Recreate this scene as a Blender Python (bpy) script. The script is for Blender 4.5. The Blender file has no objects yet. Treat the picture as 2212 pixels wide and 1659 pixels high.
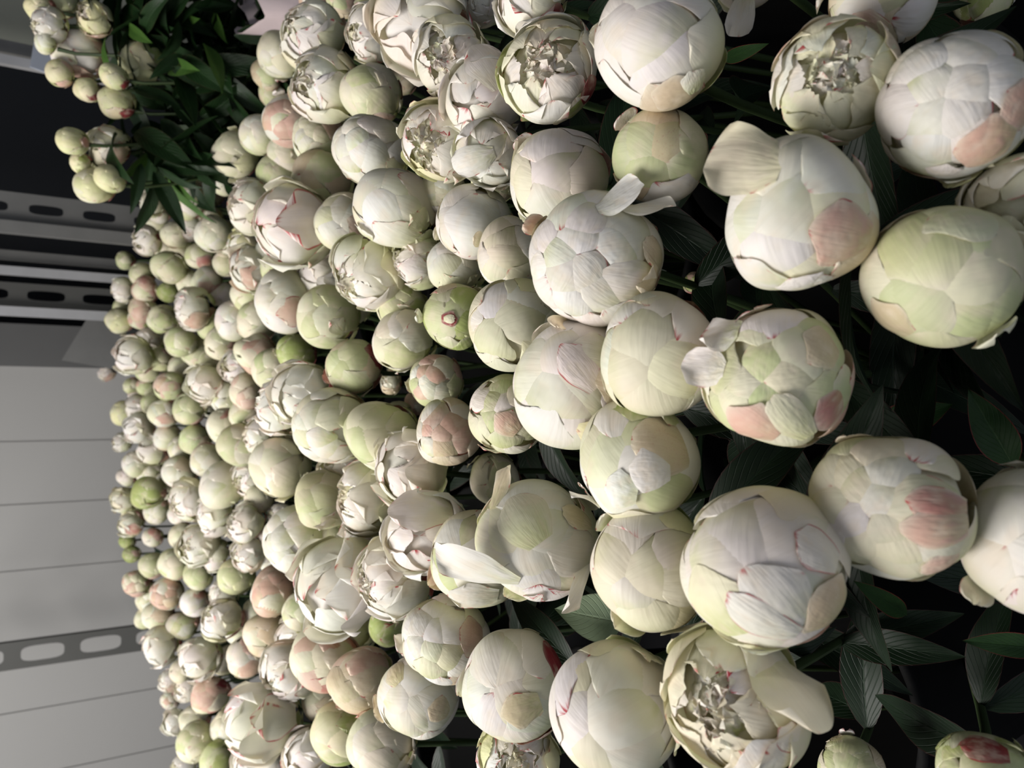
import bpy, math, random
import numpy as np
from mathutils import Vector, Matrix

# ------------------------------------------------------------------ scene, camera, world, lights
S = bpy.context.scene
C = S.collection
FPX, CXP, CYP = 1600.0, 1106.0, 829.5
H = 1.30
CAM = np.array((0.0, 0.0, H))
PITCH = math.radians(30.0)
ROLL = math.radians(1.03)
Fv = np.array((0, math.cos(PITCH), -math.sin(PITCH)))
Uv = np.array((0, math.sin(PITCH), math.cos(PITCH)))
Rv = np.array((1.0, 0, 0))
CX = -math.cos(ROLL) * Uv + math.sin(ROLL) * Rv      # image right (the phone was held on its side)
CY = math.cos(ROLL) * Rv + math.sin(ROLL) * Uv       # image up
cam_data = bpy.data.cameras.new('camera')
cam = bpy.data.objects.new('camera', cam_data)
C.objects.link(cam)
cam.matrix_world = Matrix(((CX[0], CY[0], -Fv[0], CAM[0]), (CX[1], CY[1], -Fv[1], CAM[1]),
                           (CX[2], CY[2], -Fv[2], CAM[2]), (0, 0, 0, 1)))
cam_data.sensor_width = 36.0
cam_data.lens = FPX / 2212.0 * 36.0
cam_data.clip_start = 0.02
cam_data.dof.use_dof = True
cam_data.dof.focus_distance = 0.56
cam_data.dof.aperture_fstop = 9.5
S.camera = cam
S.view_settings.view_transform = 'Standard'
S.view_settings.look = 'None'
S.view_settings.gamma = 1.0
S.view_settings.exposure = 0.28
S.view_settings.use_curve_mapping = False
S.cycles.max_bounces = 6
S.cycles.diffuse_bounces = 4

W = bpy.data.worlds.new('world'); S.world = W
W.use_nodes = True
W.node_tree.nodes['Background'].inputs[0].default_value = (0.80, 0.86, 1.0, 1)
W.node_tree.nodes['Background'].inputs[1].default_value = 0.40


def area(name, loc, target, sx, sy, power, col):
    l = bpy.data.lights.new(name, 'AREA'); l.shape = 'RECTANGLE'; l.size = sx; l.size_y = sy
    l.energy = power; l.color = col
    o = bpy.data.objects.new(name, l); C.objects.link(o)
    o.location = loc
    o.rotation_euler = (Vector(target) - Vector(loc)).to_track_quat('-Z', 'Y').to_euler()
    return o


area('ceiling_light', (-0.95, 0.85, 2.75), (0.0, 0.9, 1.0), 1.15, 1.15, 57, (1.0, 0.965, 0.93))
area('ceiling_light', (-1.95, 1.9, 2.85), (-0.9, 2.6, 1.0), 1.2, 0.35, 30, (1.0, 0.98, 0.96))

rng = np.random.default_rng(7)
random.seed(7)
rad = math.radians


def ray(px, py):
    return Fv + CX * ((px - CXP) / FPX) - CY * ((py - CYP) / FPX)


def at(px, py, z):
    return CAM + ray(px, py) * z


# ------------------------------------------------------------------ materials
def mat(name):
    m = bpy.data.materials.new(name); m.use_nodes = True
    nt = m.node_tree; nt.nodes.clear()
    return m, nt


def N(nt, t, **kw):
    n = nt.nodes.new(t)
    for k, v in kw.items():
        setattr(n, k, v)
    return n


def mth(nt, op, a, b=None, c=None, clamp=False):
    n = N(nt, 'ShaderNodeMath', operation=op, use_clamp=clamp)
    for i, x in enumerate((a, b, c)):
        if x is None:
            continue
        if isinstance(x, (int, float)):
            n.inputs[i].default_value = x
        else:
            nt.links.new(x, n.inputs[i])
    return n.outputs[0]


def smooth(nt, x, a, b):
    n = N(nt, 'ShaderNodeMapRange', interpolation_type='SMOOTHSTEP')
    nt.links.new(x, n.inputs['Value'])
    n.inputs['From Min'].default_value = a; n.inputs['From Max'].default_value = b
    return n.outputs[0]


def mix(nt, fac, a, b):
    n = N(nt, 'ShaderNodeMix', data_type='RGBA')
    for s, x in ((n.inputs[0], fac), (n.inputs[6], a), (n.inputs[7], b)):
        if isinstance(x, tuple):
            s.default_value = x if len(x) == 4 else (*x, 1)
        elif isinstance(x, (int, float)):
            s.default_value = x
        else:
            nt.links.new(x, s)
    return n.outputs[2]


def comb(nt, x, y, z):
    n = N(nt, 'ShaderNodeCombineXYZ')
    for i, v in enumerate((x, y, z)):
        if isinstance(v, (int, float)):
            n.inputs[i].default_value = v
        else:
            nt.links.new(v, n.inputs[i])
    return n.outputs[0]


def noise(nt, vec, scale, detail=3, rough=0.55):
    n = N(nt, 'ShaderNodeTexNoise')
    nt.links.new(vec, n.inputs['Vector'])
    n.inputs['Scale'].default_value = scale; n.inputs['Detail'].default_value = detail
    n.inputs['Roughness'].default_value = rough
    return n.outputs['Fac']


def petal_material():
    m, nt = mat('peony_petal')
    L = nt.links.new
    body = N(nt, 'ShaderNodeAttribute', attribute_name='body')
    par = N(nt, 'ShaderNodeAttribute', attribute_name='marks')
    sp = N(nt, 'ShaderNodeSeparateColor'); L(par.outputs['Color'], sp.inputs[0])
    edge_amt, speck_amt, green_amt = sp.outputs[0], sp.outputs[1], sp.outputs[2]
    uv = N(nt, 'ShaderNodeUVMap', uv_map='uv')
    s = N(nt, 'ShaderNodeSeparateXYZ'); L(uv.outputs[0], s.inputs[0])
    u, v = s.outputs[0], s.outputs[1]
    oi = N(nt, 'ShaderNodeObjectInfo')
    rnd = mth(nt, 'MULTIPLY', oi.outputs['Random'], 37.0)
    # each petal's uv.x carries a whole-number offset, so every petal gets its own veins
    fu = mth(nt, 'FRACT', u)
    au = mth(nt, 'ABSOLUTE', mth(nt, 'SUBTRACT', mth(nt, 'MULTIPLY', fu, 2.0), 1.0))
    vein = noise(nt, comb(nt, mth(nt, 'MULTIPLY', u, 26.0), mth(nt, 'MULTIPLY', v, 1.6), rnd), 1.0, 3)
    soft = noise(nt, comb(nt, mth(nt, 'MULTIPLY', u, 3.0), mth(nt, 'MULTIPLY', v, 2.6), rnd), 1.0, 2)
    fine = noise(nt, comb(nt, mth(nt, 'MULTIPLY', u, 60.0), mth(nt, 'MULTIPLY', v, 34.0), rnd), 1.0, 3)
    col = body.outputs['Color']
    # pale green to yellow towards the base, strengthened to paint in olive shade
    g = mth(nt, 'MULTIPLY', mth(nt, 'MULTIPLY', mth(nt, 'SUBTRACT', 1.0, smooth(nt, v, 0.05, 0.80)), green_amt),
            smooth(nt, soft, 0.25, 0.6), clamp=True)
    col = mix(nt, g, col, (0.56, 0.61, 0.27))
    # soft patches of warmer cream and of pale pink
    col = mix(nt, mth(nt, 'MULTIPLY', smooth(nt, soft, 0.48, 0.72), 0.45), col, (0.84, 0.72, 0.58))
    col = mix(nt, mth(nt, 'MULTIPLY', smooth(nt, vein, 0.50, 0.80), 0.22), col, (0.78, 0.74, 0.56))
    # brownish speckle of bruised guards
    sk = mth(nt, 'MULTIPLY', smooth(nt, mth(nt, 'ADD', mth(nt, 'MULTIPLY', fine, 0.6), mth(nt, 'MULTIPLY', vein, 0.4)), 0.50, 0.72), speck_amt)
    col = mix(nt, mth(nt, 'MULTIPLY', sk, 0.8, clamp=True), col, (0.50, 0.22, 0.14))
    # crimson streaks that follow the margin
    mar = mth(nt, 'ADD', mth(nt, 'MAXIMUM', au, mth(nt, 'MULTIPLY', v, 0.97)), mth(nt, 'MULTIPLY', mth(nt, 'SUBTRACT', vein, 0.5), 0.30))
    st = mth(nt, 'MULTIPLY', smooth(nt, mar, 0.90, 1.01), edge_amt)
    st = mth(nt, 'MULTIPLY', smooth(nt, mar, 0.90, 1.0), smooth(nt, mth(nt, 'ADD', soft, mth(nt, 'MULTIPLY', edge_amt, 0.24)), 0.62, 0.70), clamp=True)
    col = mix(nt, st, col, (0.46, 0.025, 0.05))
    bmp = N(nt, 'ShaderNodeBump'); bmp.inputs['Strength'].default_value = 0.16; bmp.inputs['Distance'].default_value = 0.0012
    L(vein, bmp.inputs['Height'])
    bmp2 = N(nt, 'ShaderNodeBump'); bmp2.inputs['Strength'].default_value = 0.4; bmp2.inputs['Distance'].default_value = 0.003
    L(soft, bmp2.inputs['Height']); L(bmp.outputs[0], bmp2.inputs['Normal'])
    rip = noise(nt, comb(nt, mth(nt, 'MULTIPLY', u, 10.0), mth(nt, 'MULTIPLY', v, 1.1), rnd), 1.0, 2)
    bmp3 = N(nt, 'ShaderNodeBump'); bmp3.inputs['Strength'].default_value = 0.16; bmp3.inputs['Distance'].default_value = 0.003
    L(rip, bmp3.inputs['Height']); L(bmp2.outputs[0], bmp3.inputs['Normal'])
    p = N(nt, 'ShaderNodeBsdfPrincipled')
    L(col, p.inputs['Base Color']); L(bmp3.outputs[0], p.inputs['Normal'])
    p.inputs['Roughness'].default_value = 0.55
    p.inputs['Specular IOR Level'].default_value = 0.32
    tr = N(nt, 'ShaderNodeBsdfTranslucent'); L(mix(nt, 0.35, col, (0.85, 0.83, 0.50)), tr.inputs[0])
    ms = N(nt, 'ShaderNodeMixShader'); ms.inputs[0].default_value = 0.24
    L(p.outputs[0], ms.inputs[1]); L(tr.outputs[0], ms.inputs[2])
    o = N(nt, 'ShaderNodeOutputMaterial'); L(ms.outputs[0], o.inputs[0])
    return m


def leaf_material(name, c1, c2, edge, rough=0.48):
    m, nt = mat(name)
    L = nt.links.new
    uv = N(nt, 'ShaderNodeUVMap', uv_map='uv')
    s = N(nt, 'ShaderNodeSeparateXYZ'); L(uv.outputs[0], s.inputs[0])
    oi = N(nt, 'ShaderNodeObjectInfo')
    au = mth(nt, 'ABSOLUTE', mth(nt, 'SUBTRACT', mth(nt, 'MULTIPLY', s.outputs[0], 2.0), 1.0))
    n1 = noise(nt, comb(nt, mth(nt, 'MULTIPLY', s.outputs[0], 4.0), mth(nt, 'MULTIPLY', s.outputs[1], 7.0), mth(nt, 'MULTIPLY', oi.outputs['Random'], 20.0)), 1.0, 3)
    side = N(nt, 'ShaderNodeTexWave'); side.inputs['Scale'].default_value = 1.0; side.inputs['Distortion'].default_value = 0.6
    L(comb(nt, mth(nt, 'ADD', mth(nt, 'MULTIPLY', s.outputs[1], 3.2), mth(nt, 'MULTIPLY', au, -1.2)), 0.0, 0.0), side.inputs[0])
    vv = smooth(nt, side.outputs['Fac'], 0.88, 1.0)
    mid = mth(nt, 'SUBTRACT', 1.0, smooth(nt, au, 0.0, 0.07))
    col = mix(nt, mth(nt, 'MULTIPLY', n1, 1.0), c1, c2)
    col = mix(nt, mth(nt, 'MULTIPLY', mth(nt, 'MAXIMUM', mth(nt, 'MULTIPLY', vv, 0.35), mid), 0.35), col, tuple(min(1, x * 1.8 + .005) for x in c2))
    col = mix(nt, smooth(nt, au, 0.92, 1.0), col, edge)
    p = N(nt, 'ShaderNodeBsdfPrincipled'); L(col, p.inputs['Base Color'])
    p.inputs['Roughness'].default_value = rough; p.inputs['Specular IOR Level'].default_value = 0.25
    b = N(nt, 'ShaderNodeBump'); b.inputs['Strength'].default_value = 0.5; b.inputs['Distance'].default_value = 0.001
    L(mth(nt, 'MAXIMUM', vv, mid), b.inputs['Height']); b.invert = True
    L(b.outputs[0], p.inputs['Normal'])
    tr = N(nt, 'ShaderNodeBsdfTranslucent'); L(col, tr.inputs[0])
    ms = N(nt, 'ShaderNodeMixShader'); ms.inputs[0].default_value = 0.12
    L(p.outputs[0], ms.inputs[1]); L(tr.outputs[0], ms.inputs[2])
    o = N(nt, 'ShaderNodeOutputMaterial'); L(ms.outputs[0], o.inputs[0])
    return m


def plain(name, c, rough=0.6, metal=0.0, var=0.08, scale=8.0, bump=0.0, spec=0.4):
    m, nt = mat(name)
    L = nt.links.new
    tc = N(nt, 'ShaderNodeTexCoord')
    n1 = noise(nt, tc.outputs['Object'], scale, 4)
    col = mix(nt, n1, tuple(max(0, x * (1 - var)) for x in c), tuple(min(1, x * (1 + var)) for x in c))
    p = N(nt, 'ShaderNodeBsdfPrincipled'); L(col, p.inputs['Base Color'])
    p.inputs['Roughness'].default_value = rough; p.inputs['Metallic'].default_value = metal
    p.inputs['Specular IOR Level'].default_value = spec
    if bump:
        b = N(nt, 'ShaderNodeBump'); b.inputs['Strength'].default_value = bump; b.inputs['Distance'].default_value = 0.002
        L(n1, b.inputs['Height']); L(b.outputs[0], p.inputs['Normal'])
    o = N(nt, 'ShaderNodeOutputMaterial'); L(p.outputs[0], o.inputs[0])
    return m


M_PETAL = petal_material()
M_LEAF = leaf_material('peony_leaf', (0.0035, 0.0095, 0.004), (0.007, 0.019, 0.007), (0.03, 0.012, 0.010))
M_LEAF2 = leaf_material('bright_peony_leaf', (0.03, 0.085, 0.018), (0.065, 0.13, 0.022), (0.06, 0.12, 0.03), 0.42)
M_LEAF3 = leaf_material('pale_leaf_underside', (0.20, 0.27, 0.17), (0.27, 0.34, 0.22), (0.18, 0.22, 0.14), 0.65)
M_RED = leaf_material('red_sepal', (0.16, 0.012, 0.02), (0.24, 0.03, 0.03), (0.32, 0.05, 0.06), 0.5)
M_SEP = leaf_material('green_sepal', (0.16, 0.24, 0.05), (0.34, 0.38, 0.11), (0.45, 0.07, 0.07), 0.5)
M_STEM = plain('peony_stem', (0.028, 0.048, 0.015), 0.5, var=0.3, scale=30)
M_BUCKET = plain('black_plastic', (0.006, 0.006, 0.006), 0.8, spec=0.1)
M_TABLE = plain('dark_platform', (0.008, 0.008, 0.009), 0.9, spec=0.05)
M_FLOOR = plain('concrete_floor', (0.10, 0.10, 0.105), 0.7, bump=0.2)
M_WALL = plain('grey_cooler_panel', (0.36, 0.355, 0.345), 0.5, var=0.04, scale=1.5)
M_DARK = plain('dark_navy_panel', (0.018, 0.021, 0.027), 0.6)
M_POST = plain('grey_galvanised_steel', (0.17, 0.17, 0.165), 0.5, metal=0.3, var=0.15, scale=14)
M_POSTD = plain('dark_painted_steel', (0.085, 0.085, 0.08), 0.55, metal=0.2)
M_RAIL = plain('bright_aluminium', (0.42, 0.42, 0.43), 0.4, metal=0.4, var=0.2, scale=10)
M_CARD = plain('white_card', (0.55, 0.60, 0.70), 0.6)
M_OLIVE = plain('olive_grey_board', (0.20, 0.21, 0.18), 0.7)
M_PAPER = plain('pale_pink_paper', (0.66, 0.55, 0.56), 0.75, var=0.1, scale=20, bump=0.4)
M_CEIL = plain('pale_ceiling', (0.5, 0.5, 0.49), 0.8)


# ------------------------------------------------------------------ mesh helpers
def link(o, parent=None):
    C.objects.link(o)
    if parent is not None:
        o.parent = parent
    return o


def grid_faces(nu, nv, off=0):
    i = np.arange(nv - 1)[:, None] * nu + np.arange(nu - 1)[None, :]
    i = i.ravel() + off
    return np.stack([i, i + 1, i + nu + 1, i + nu], 1)


class MB:
    """collects grids into one mesh"""
    def __init__(s):
        s.v = []; s.f = []; s.uv = []; s.body = []; s.mk = []; s.n = 0

    def grid(s, P, nu, nv, U, V, body=(0.8, 0.8, 0.7), marks=(0, 0, 0)):
        s.v.append(P.reshape(-1, 3)); s.f.append(grid_faces(nu, nv, s.n)); s.n += nu * nv
        s.uv.append(np.stack([U.ravel(), V.ravel()], 1))
        s.body.append(np.concatenate([body, np.ones((nu * nv, 1))], 1) if isinstance(body, np.ndarray) and body.ndim == 2 else np.tile(np.array((*body, 1.0)), (nu * nv, 1)))
        s.mk.append(np.tile(np.array((*marks, 1.0)), (nu * nv, 1)))

    def mesh(s, name, m):
        v = np.concatenate(s.v).astype(np.float32); f = np.concatenate(s.f).astype(np.int32)
        me = bpy.data.meshes.new(name)
        me.vertices.add(len(v)); me.vertices.foreach_set('co', v.ravel())
        me.loops.add(f.size); me.loops.foreach_set('vertex_index', f.ravel())
        me.polygons.add(len(f))
        me.polygons.foreach_set('loop_start', np.arange(len(f), dtype=np.int32) * 4)
        me.update(calc_edges=True)
        me.polygons.foreach_set('use_smooth', np.ones(len(f), dtype=bool))
        uv = np.concatenate(s.uv).astype(np.float32)
        l = me.uv_layers.new(name='uv'); l.data.foreach_set('uv', uv[f.ravel()].ravel())
        for nm, dat in (('body', s.body), ('marks', s.mk)):
            a = me.color_attributes.new(nm, 'FLOAT_COLOR', 'POINT')
            a.data.foreach_set('color', np.concatenate(dat).astype(np.float32).ravel())
        me.materials.append(m)
        return me


class Lump:
    """smooth pseudo-noise on directions"""
    def __init__(s, r, freq, n=5):
        s.k = r.normal(size=(n, 3)) * freq; s.p = r.uniform(0, 6.28, n)

    def __call__(s, D):
        return np.sin(D @ s.k.T + s.p).mean(-1)


PAL = {  # body colour, (crimson margin, speckle, green base)
    'w': ((0.81, 0.79, 0.70), (0.25, 0.0, 0.95)),
    'v': ((0.85, 0.81, 0.77), (0.2, 0.0, 0.65)),
    'h': ((0.70, 0.71, 0.50), (0.2, 0.05, 0.7)),
    'c': ((0.79, 0.76, 0.58), (0.2, 0.0, 0.7)),
    'g': ((0.60, 0.64, 0.36), (0.2, 0.12, 0.9)),
    'G': ((0.40, 0.47, 0.16), (0.5, 0.2, 0.9)),
    'p': ((0.70, 0.45, 0.36), (0.6, 0.35, 0.5)),
    'P': ((0.52, 0.20, 0.18), (0.8, 0.35, 0.4)),
    'b': ((0.70, 0.58, 0.40), (0.3, 0.45, 0.5)),
    'r': ((0.30, 0.035, 0.05), (0.6, 0.1, 0.0)),
    'x': ((0.84, 0.80, 0.77), (3.0, 0.0, 0.2)),
    'y': ((0.78, 0.76, 0.46), (0.1, 0.0, 0.7)),
}
_pid = [0]
_hs = [0]


def petal(mb, c, t, La0, La1, Wb, n, r, shape, layer=0.0, tilt=0.0, bulge=0.03, edge=0.008, tip=0.008, wave=0.008,
          flare=0.0, notch=0.035, pal='w', base=0.42, rot=0.0, rad0=1.0, tipw=0.42, jit=0.06, wf=1.0, drop=0.0, fold=0.0):
    c = np.asarray(c, float); c = c / np.linalg.norm(c)
    t = np.asarray(t, float); t = t - c * (t @ c); t = t / np.linalg.norm(t)
    s = np.cross(c, t)
    if rot:
        t, s = t * math.cos(rot) + s * math.sin(rot), s * math.cos(rot) - t * math.sin(rot)
    u = np.linspace(-1, 1, n)[None, :].repeat(n, 0); v = np.linspace(0, 1, n)[:, None].repeat(n, 1)
    f = np.where(v < 0.6, base + (1 - base) * np.sin(np.clip(v / 0.6, 0, 1) * math.pi / 2),
                 tipw + (1 - tipw) * np.sqrt(np.clip(1 - ((v - 0.6) / 0.4) ** 2, 0, 1)))
    ph = r.uniform(0, 6.28, 6)
    nz = (np.sin(2.6 * u + ph[0]) + 0.5 * np.sin(6.5 * u + ph[1]) + (0.35 * np.sin(14 * u + ph[2]) if notch > .06 else 0)) / 1.7
    ns = (np.sin(6 * v + ph[3]) + 0.5 * np.sin(15 * v + ph[4])) / 1.5
    b = Wb * u * (f * (1 + 0.05 * ns * np.abs(u)))
    a = -La0 + v * (La0 + La1) - (np.abs(u) ** 2.2) * (v ** 3) * Wb * 0.55 * (1 + 0.2 * nz) - notch * (v ** 6) * (nz + 0.4)
    D = np.cos(b)[..., None] * (np.cos(a)[..., None] * c + np.sin(a)[..., None] * t) + np.sin(b)[..., None] * s
    em = np.clip(np.abs(u) ** 5 + v ** 7, 0, 1)
    lum = Lump(r, 2.6 * wf)(D)
    lum2 = Lump(r, 7.5 * wf)(D)
    R = rad0 * shape(D) * (1 + layer + tilt * u * (0.3 + 0.7 * v) + bulge * (1 - u ** 2) * np.sin(np.pi * np.clip(v, 0, 1)) +
                    edge * em * (0.5 + lum) - drop * em + fold * lum + tip * v ** 5 + wave * lum2 * (0.25 + em) + flare * v ** 2)
    P = D * R[..., None]
    bc, mk = PAL[pal]
    j = 1 + r.uniform(-jit, jit)
    bc = np.clip(np.array(bc) * j * (1 + r.uniform(-0.03, 0.03, 3)), 0, 0.92)
    mk = (mk[0] * r.uniform(0, 1.6), mk[1] * r.uniform(0.3, 1.5), mk[2] * r.uniform(0.4, 1.2))
    _pid[0] += 1
    body = np.tile(bc, (n * n, 1))
    if pal in 'wvcxhyg':     # greener stemward (natural, plus painted shade) and in broad patches, faintly blushed elsewhere
        gl = np.clip(0.20 - 0.42 * D[..., 2] + 0.42 * Lump(np.random.default_rng(int(bc[0] * 0) + _hs[0]), 1.7, 4)(D) + 0.12 * lum, 0, 0.62).reshape(-1, 1)
        if pal == 'v':
            gl = gl * 0.6
        body = body * (1 - gl) + np.array((0.64, 0.65, 0.32)) * gl
        bl = np.clip(0.55 * Lump(np.random.default_rng(_hs[0] + 1), 1.4, 4)(D) - 0.02 + 0.15 * lum, 0, 0.40).reshape(-1, 1)
        body = body * (1 - bl) + np.array((0.85, 0.68, 0.62)) * bl
    if pal in 'pPbGgrh':      # coloured guards pale out towards their thin margin
        k = np.clip(em * 0.75 + 0.35 * lum + 0.15 * lum2 - (0.25 if pal in 'Gr' else 0.0), 0, 0.85).reshape(-1, 1)
        body = body * (1 - k) + np.array((0.78, 0.72, 0.60)) * k * (0.5 if pal == 'r' else 1)
    mb.grid(P, n, n, (u * 0.5 + 0.5) * 0.998 + 0.001 + (_pid[0] % 97), v, body, mk)


def pol(th, az):
    return np.array((math.sin(th) * math.cos(az), math.sin(th) * math.sin(az), math.cos(th)))


UP = np.array((0, 0, 1.0))


def pick(r, s):
    return s[int(r.integers(len(s)))]


def core(mb, shape, rr, pal, top=1.0):  # solid ball added inside the petals to block light leaks
    n = 18
    th = np.linspace(0.001, math.pi - 0.001, n)[:, None].repeat(n * 2, 1)
    az = np.linspace(0, 2 * math.pi, n * 2)[None, :].repeat(n, 0)
    D = np.stack([np.sin(th) * np.cos(az), np.sin(th) * np.sin(az), np.cos(th)], -1)
    k = rr * np.where(th < 0.8, top + (1 - top) * (th / 0.8) ** 2, 1.0)
    mb.grid(D * (shape(D) * k)[..., None], n * 2, n, az / 6.28, 1 - th / 3.2, PAL[pal[0]][0], (0, 0, 0.2))


def head_parts(seed, style, pal, guards, n, extras=(), q=None):
    """returns a list of (part name, MB, label) for a unit-radius flower head, stem end at -z"""
    r = np.random.default_rng(seed)
    _hs[0] = seed % 100000
    lump = Lump(r, 1.5, 4); lump3 = Lump(r, 3.6, 4)
    zs = r.uniform(0.94, 1.10) if style != 'o' else r.uniform(0.88, 0.96)
    sq = r.uniform(-0.03, 0.06)

    def shape(D):
        return 0.92 * (1 + (0.12 if n > 14 else 0.16) * lump(D) + 0.028 * lump3(D)) * (zs + (1 - zs) * (1 - D[..., 2] ** 2)) * (1 + sq * np.clip(D[..., 2], -1, 1))
    out = []

    def one(name, label=None, **kw):
        mb = MB(); petal(mb, n=n, r=r, shape=shape, **kw)
        out.append((name, mb, label))

    def ring(name, k, th, La0, La1, Wb, layer, pals, dth=0.12, **kw):
        a0 = r.uniform(0, 6.28)
        tw = 0.010 * (1 if r.random() < .5 else -1)
        for i in range(k):
            az = a0 + 6.283 * (i + r.uniform(-0.18, 0.18)) / k
            t_ = th + r.uniform(-dth, dth)
            one(name, c=pol(t_, az), t=UP, La0=La0, La1=La1 * r.uniform(0.75, 1.25), Wb=Wb * r.uniform(0.85, 1.15),
                layer=layer + 0.012 * r.uniform(-1, 1), tilt=tw, pal=('x' if n > 14 and r.random() < 0.13 else pick(r, pals)), rot=r.uniform(-0.2, 0.2), **kw)

    cm = MB()
    if style == 'b':      # closed bud: a few big wrapping petals
        core(cm, shape, 0.93, pal)
        out.append(('light_block_core', cm, None))
        ring('petal', 3, 0.50, 0.8, 0.75, 0.78, 0.0, pal, bulge=0.065, drop=0.008, fold=0.020, dth=0.25)
        ring('petal', 4, 0.92, 1.0, 0.62, 0.74, 0.020, pal, bulge=0.06, drop=0.008, fold=0.020, dth=0.25)
        ring('petal', 4, 1.25, 1.0, 0.58, 0.72, 0.038, pal, bulge=0.055, drop=0.008, fold=0.020, dth=0.25)
        ring('outer_petal', 3, 1.45, 0.9, 0.62, 0.72, 0.056, pal + guards[:1], bulge=0.035, drop=0.006, fold=0.020, dth=0.3)
        ring('guard_petal', 3, 1.85, 0.7, 0.62, 0.52, 0.074, guards, dth=0.35, edge=0.012, bulge=0.03, tip=0.015)
    elif style == 'k':    # cobbled ball: many small overlapping petals
        core(cm, shape, 0.92, pal)
        out.append(('light_block_core', cm, None))
        ring('petal', 4, 0.28, 0.5, 0.34, 0.44, 0.0, pal, bulge=0.06, wave=0.008, drop=0.014, fold=0.01)
        ring('petal', 6, 0.72, 0.6, 0.40, 0.46, 0.018, pal, bulge=0.06, wave=0.008, drop=0.014, fold=0.01)
        ring('petal', 6, 1.10, 0.7, 0.42, 0.50, 0.036, pal, bulge=0.06, wave=0.008, drop=0.014, fold=0.01, dth=0.2)
        ring('outer_petal', 5, 1.50, 0.8, 0.42, 0.52, 0.055, pal + guards[:1], bulge=0.055, drop=0.014, dth=0.2)
        ring('guard_petal', 4, 1.95, 0.6, 0.46, 0.44, 0.08, guards, dth=0.25, edge=0.02)
    elif style == 'o':    # opening flower: ruffled heart inside cupped outer petals
        core(cm, shape, 0.80, 'c', top=0.55)
        for i in range(26 if n > 14 else 14):
            th = math.sqrt(r.random()) * 0.62
            az = r.uniform(0, 6.28)
            petal(cm, pol(th, az), UP if r.random() < .6 else r.normal(size=3), 0.30, 0.26, r.uniform(0.16, 0.30), max(7, n // 2), r, shape,
                  rad0=0.72, layer=0.0, flare=r.uniform(0.12, 0.34), wave=0.09, bulge=0.05, notch=0.09,
                  pal=pick(r, 'wwcv'), base=0.5, rot=r.uniform(-.8, .8), edge=0.10, wf=1.8)
        out.append(('ruffled_heart', cm, 'ruffled creamy heart petals'))
        ring('petal', 6, 0.72, 0.9, 0.34, 0.50, -0.06, pal, bulge=0.03, wave=0.035, edge=0.05, notch=0.09, wf=1.2)
        ring('petal', 5, 0.98, 0.9, 0.42, 0.62, -0.01, pal, bulge=0.03, wave=0.03, edge=0.05, notch=0.08, wf=1.2)
        ring('outer_petal', 4, 1.25, 0.9, 0.42, 0.70, 0.05, pal, bulge=0.03, wave=0.03, edge=0.05, tip=0.05, notch=0.06)
        ring('guard_petal', 3, 1.75, 0.7, 0.55, 0.55, 0.09, guards, dth=0.25, edge=0.07, tip=0.05)
    elif style == 'l':    # loose blown flower with flaring petals
        core(cm, shape, 0.85, pal)
        out.append(('light_block_core', cm, None))
        ring('petal', 4, 0.7, 1.2, 0.55, 0.75, 0.0, pal, bulge=0.05, wave=0.03, edge=0.03, wf=1.2)
        ring('petal', 4, 0.95, 1.1, 0.50, 0.72, 0.045, pal, bulge=0.04, wave=0.03, edge=0.05, tip=0.04, wf=1.2)
        ring('outer_petal', 4, 1.3, 0.9, 0.50, 0.72, 0.09, pal, bulge=0.03, wave=0.03, edge=0.06, tip=0.10, flare=0.08)
        ring('guard_petal', 3, 1.75, 0.7, 0.6, 0.50, 0.12, guards, dth=0.3, edge=0.08, tip=0.08)
    if style in 'bk' and n > 11:      # small curled petals that stand off the ball
        for i in range(int(r.integers(1, 5))):
            one('curled_petal', c=pol(r.uniform(1.2, 2.1), r.uniform(0, 6.28)), t=UP + 0.6 * r.normal(size=3), La0=0.35, La1=r.uniform(0.2, 0.38), Wb=r.uniform(0.16, 0.34),
                layer=0.09, flare=r.uniform(0.04, 0.24), wave=0.03, pal=pick(r, guards + 'wx'), notch=0.07, edge=0.04, tipw=0.35, wf=1.2)
    for e in extras:
        out.append(extra_petal(e, r, n, shape, q))
    # calyx
    k = 4 if style != 'k' else 5
    a0 = r.uniform(0, 6.28)
    for i in range(k):
        mb = MB()
        petal(mb, pol(2.55, a0 + 6.283 * i / k + r.uniform(-.2, .2)), UP, 0.45, r.uniform(0.30, 0.75), r.uniform(0.24, 0.42), max(7, n // 2), r, shape,
              layer=0.11 + 0.01 * (i % 3), tip=0.04, edge=0.02, pal=pick(r, 'GGrPg'), tipw=0.3)
        out.append(('sepal', mb, None))
    return out


def extra_petal(e, r, n, shape, q):
    """a petal seen at a known place on the head: (ex, ey) as fractions of the radius in the photo, ang = where its tip points"""
    ex, ey, ang, L, Wd = e[:5]
    kw = dict(e[5]) if len(e) > 5 else {}
    zc = math.sqrt(max(0.0, 1 - ex * ex - ey * ey))
    view = kw.pop('view')
    cw = view @ np.array((ex, -ey, zc))
    tw = view @ np.array((math.cos(rad(ang)), -math.sin(rad(ang)), 0.0))
    Q = q.T
    name = kw.pop('name', 'guard_petal'); label = kw.pop('label', None)
    mb = MB(); kw.setdefault('drop', 0.01)
    kw.setdefault('layer', 0.13); kw['layer'] -= 0.035; kw.setdefault('tipw', 0.62); kw.setdefault('edge', 0.015); kw.setdefault('pal', 'w')
    kw.setdefault('base', 0.5)
    if kw.get('flare', 0) > 0.1:
        kw.setdefault('tipw', 0.25); kw['wave'] = 0.04; kw['wf'] = 0.8
    petal(mb, Q @ cw, Q @ tw, L * 0.55, L * 0.45, Wd, n, r, shape, **kw)
    return (name, mb, label)


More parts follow.
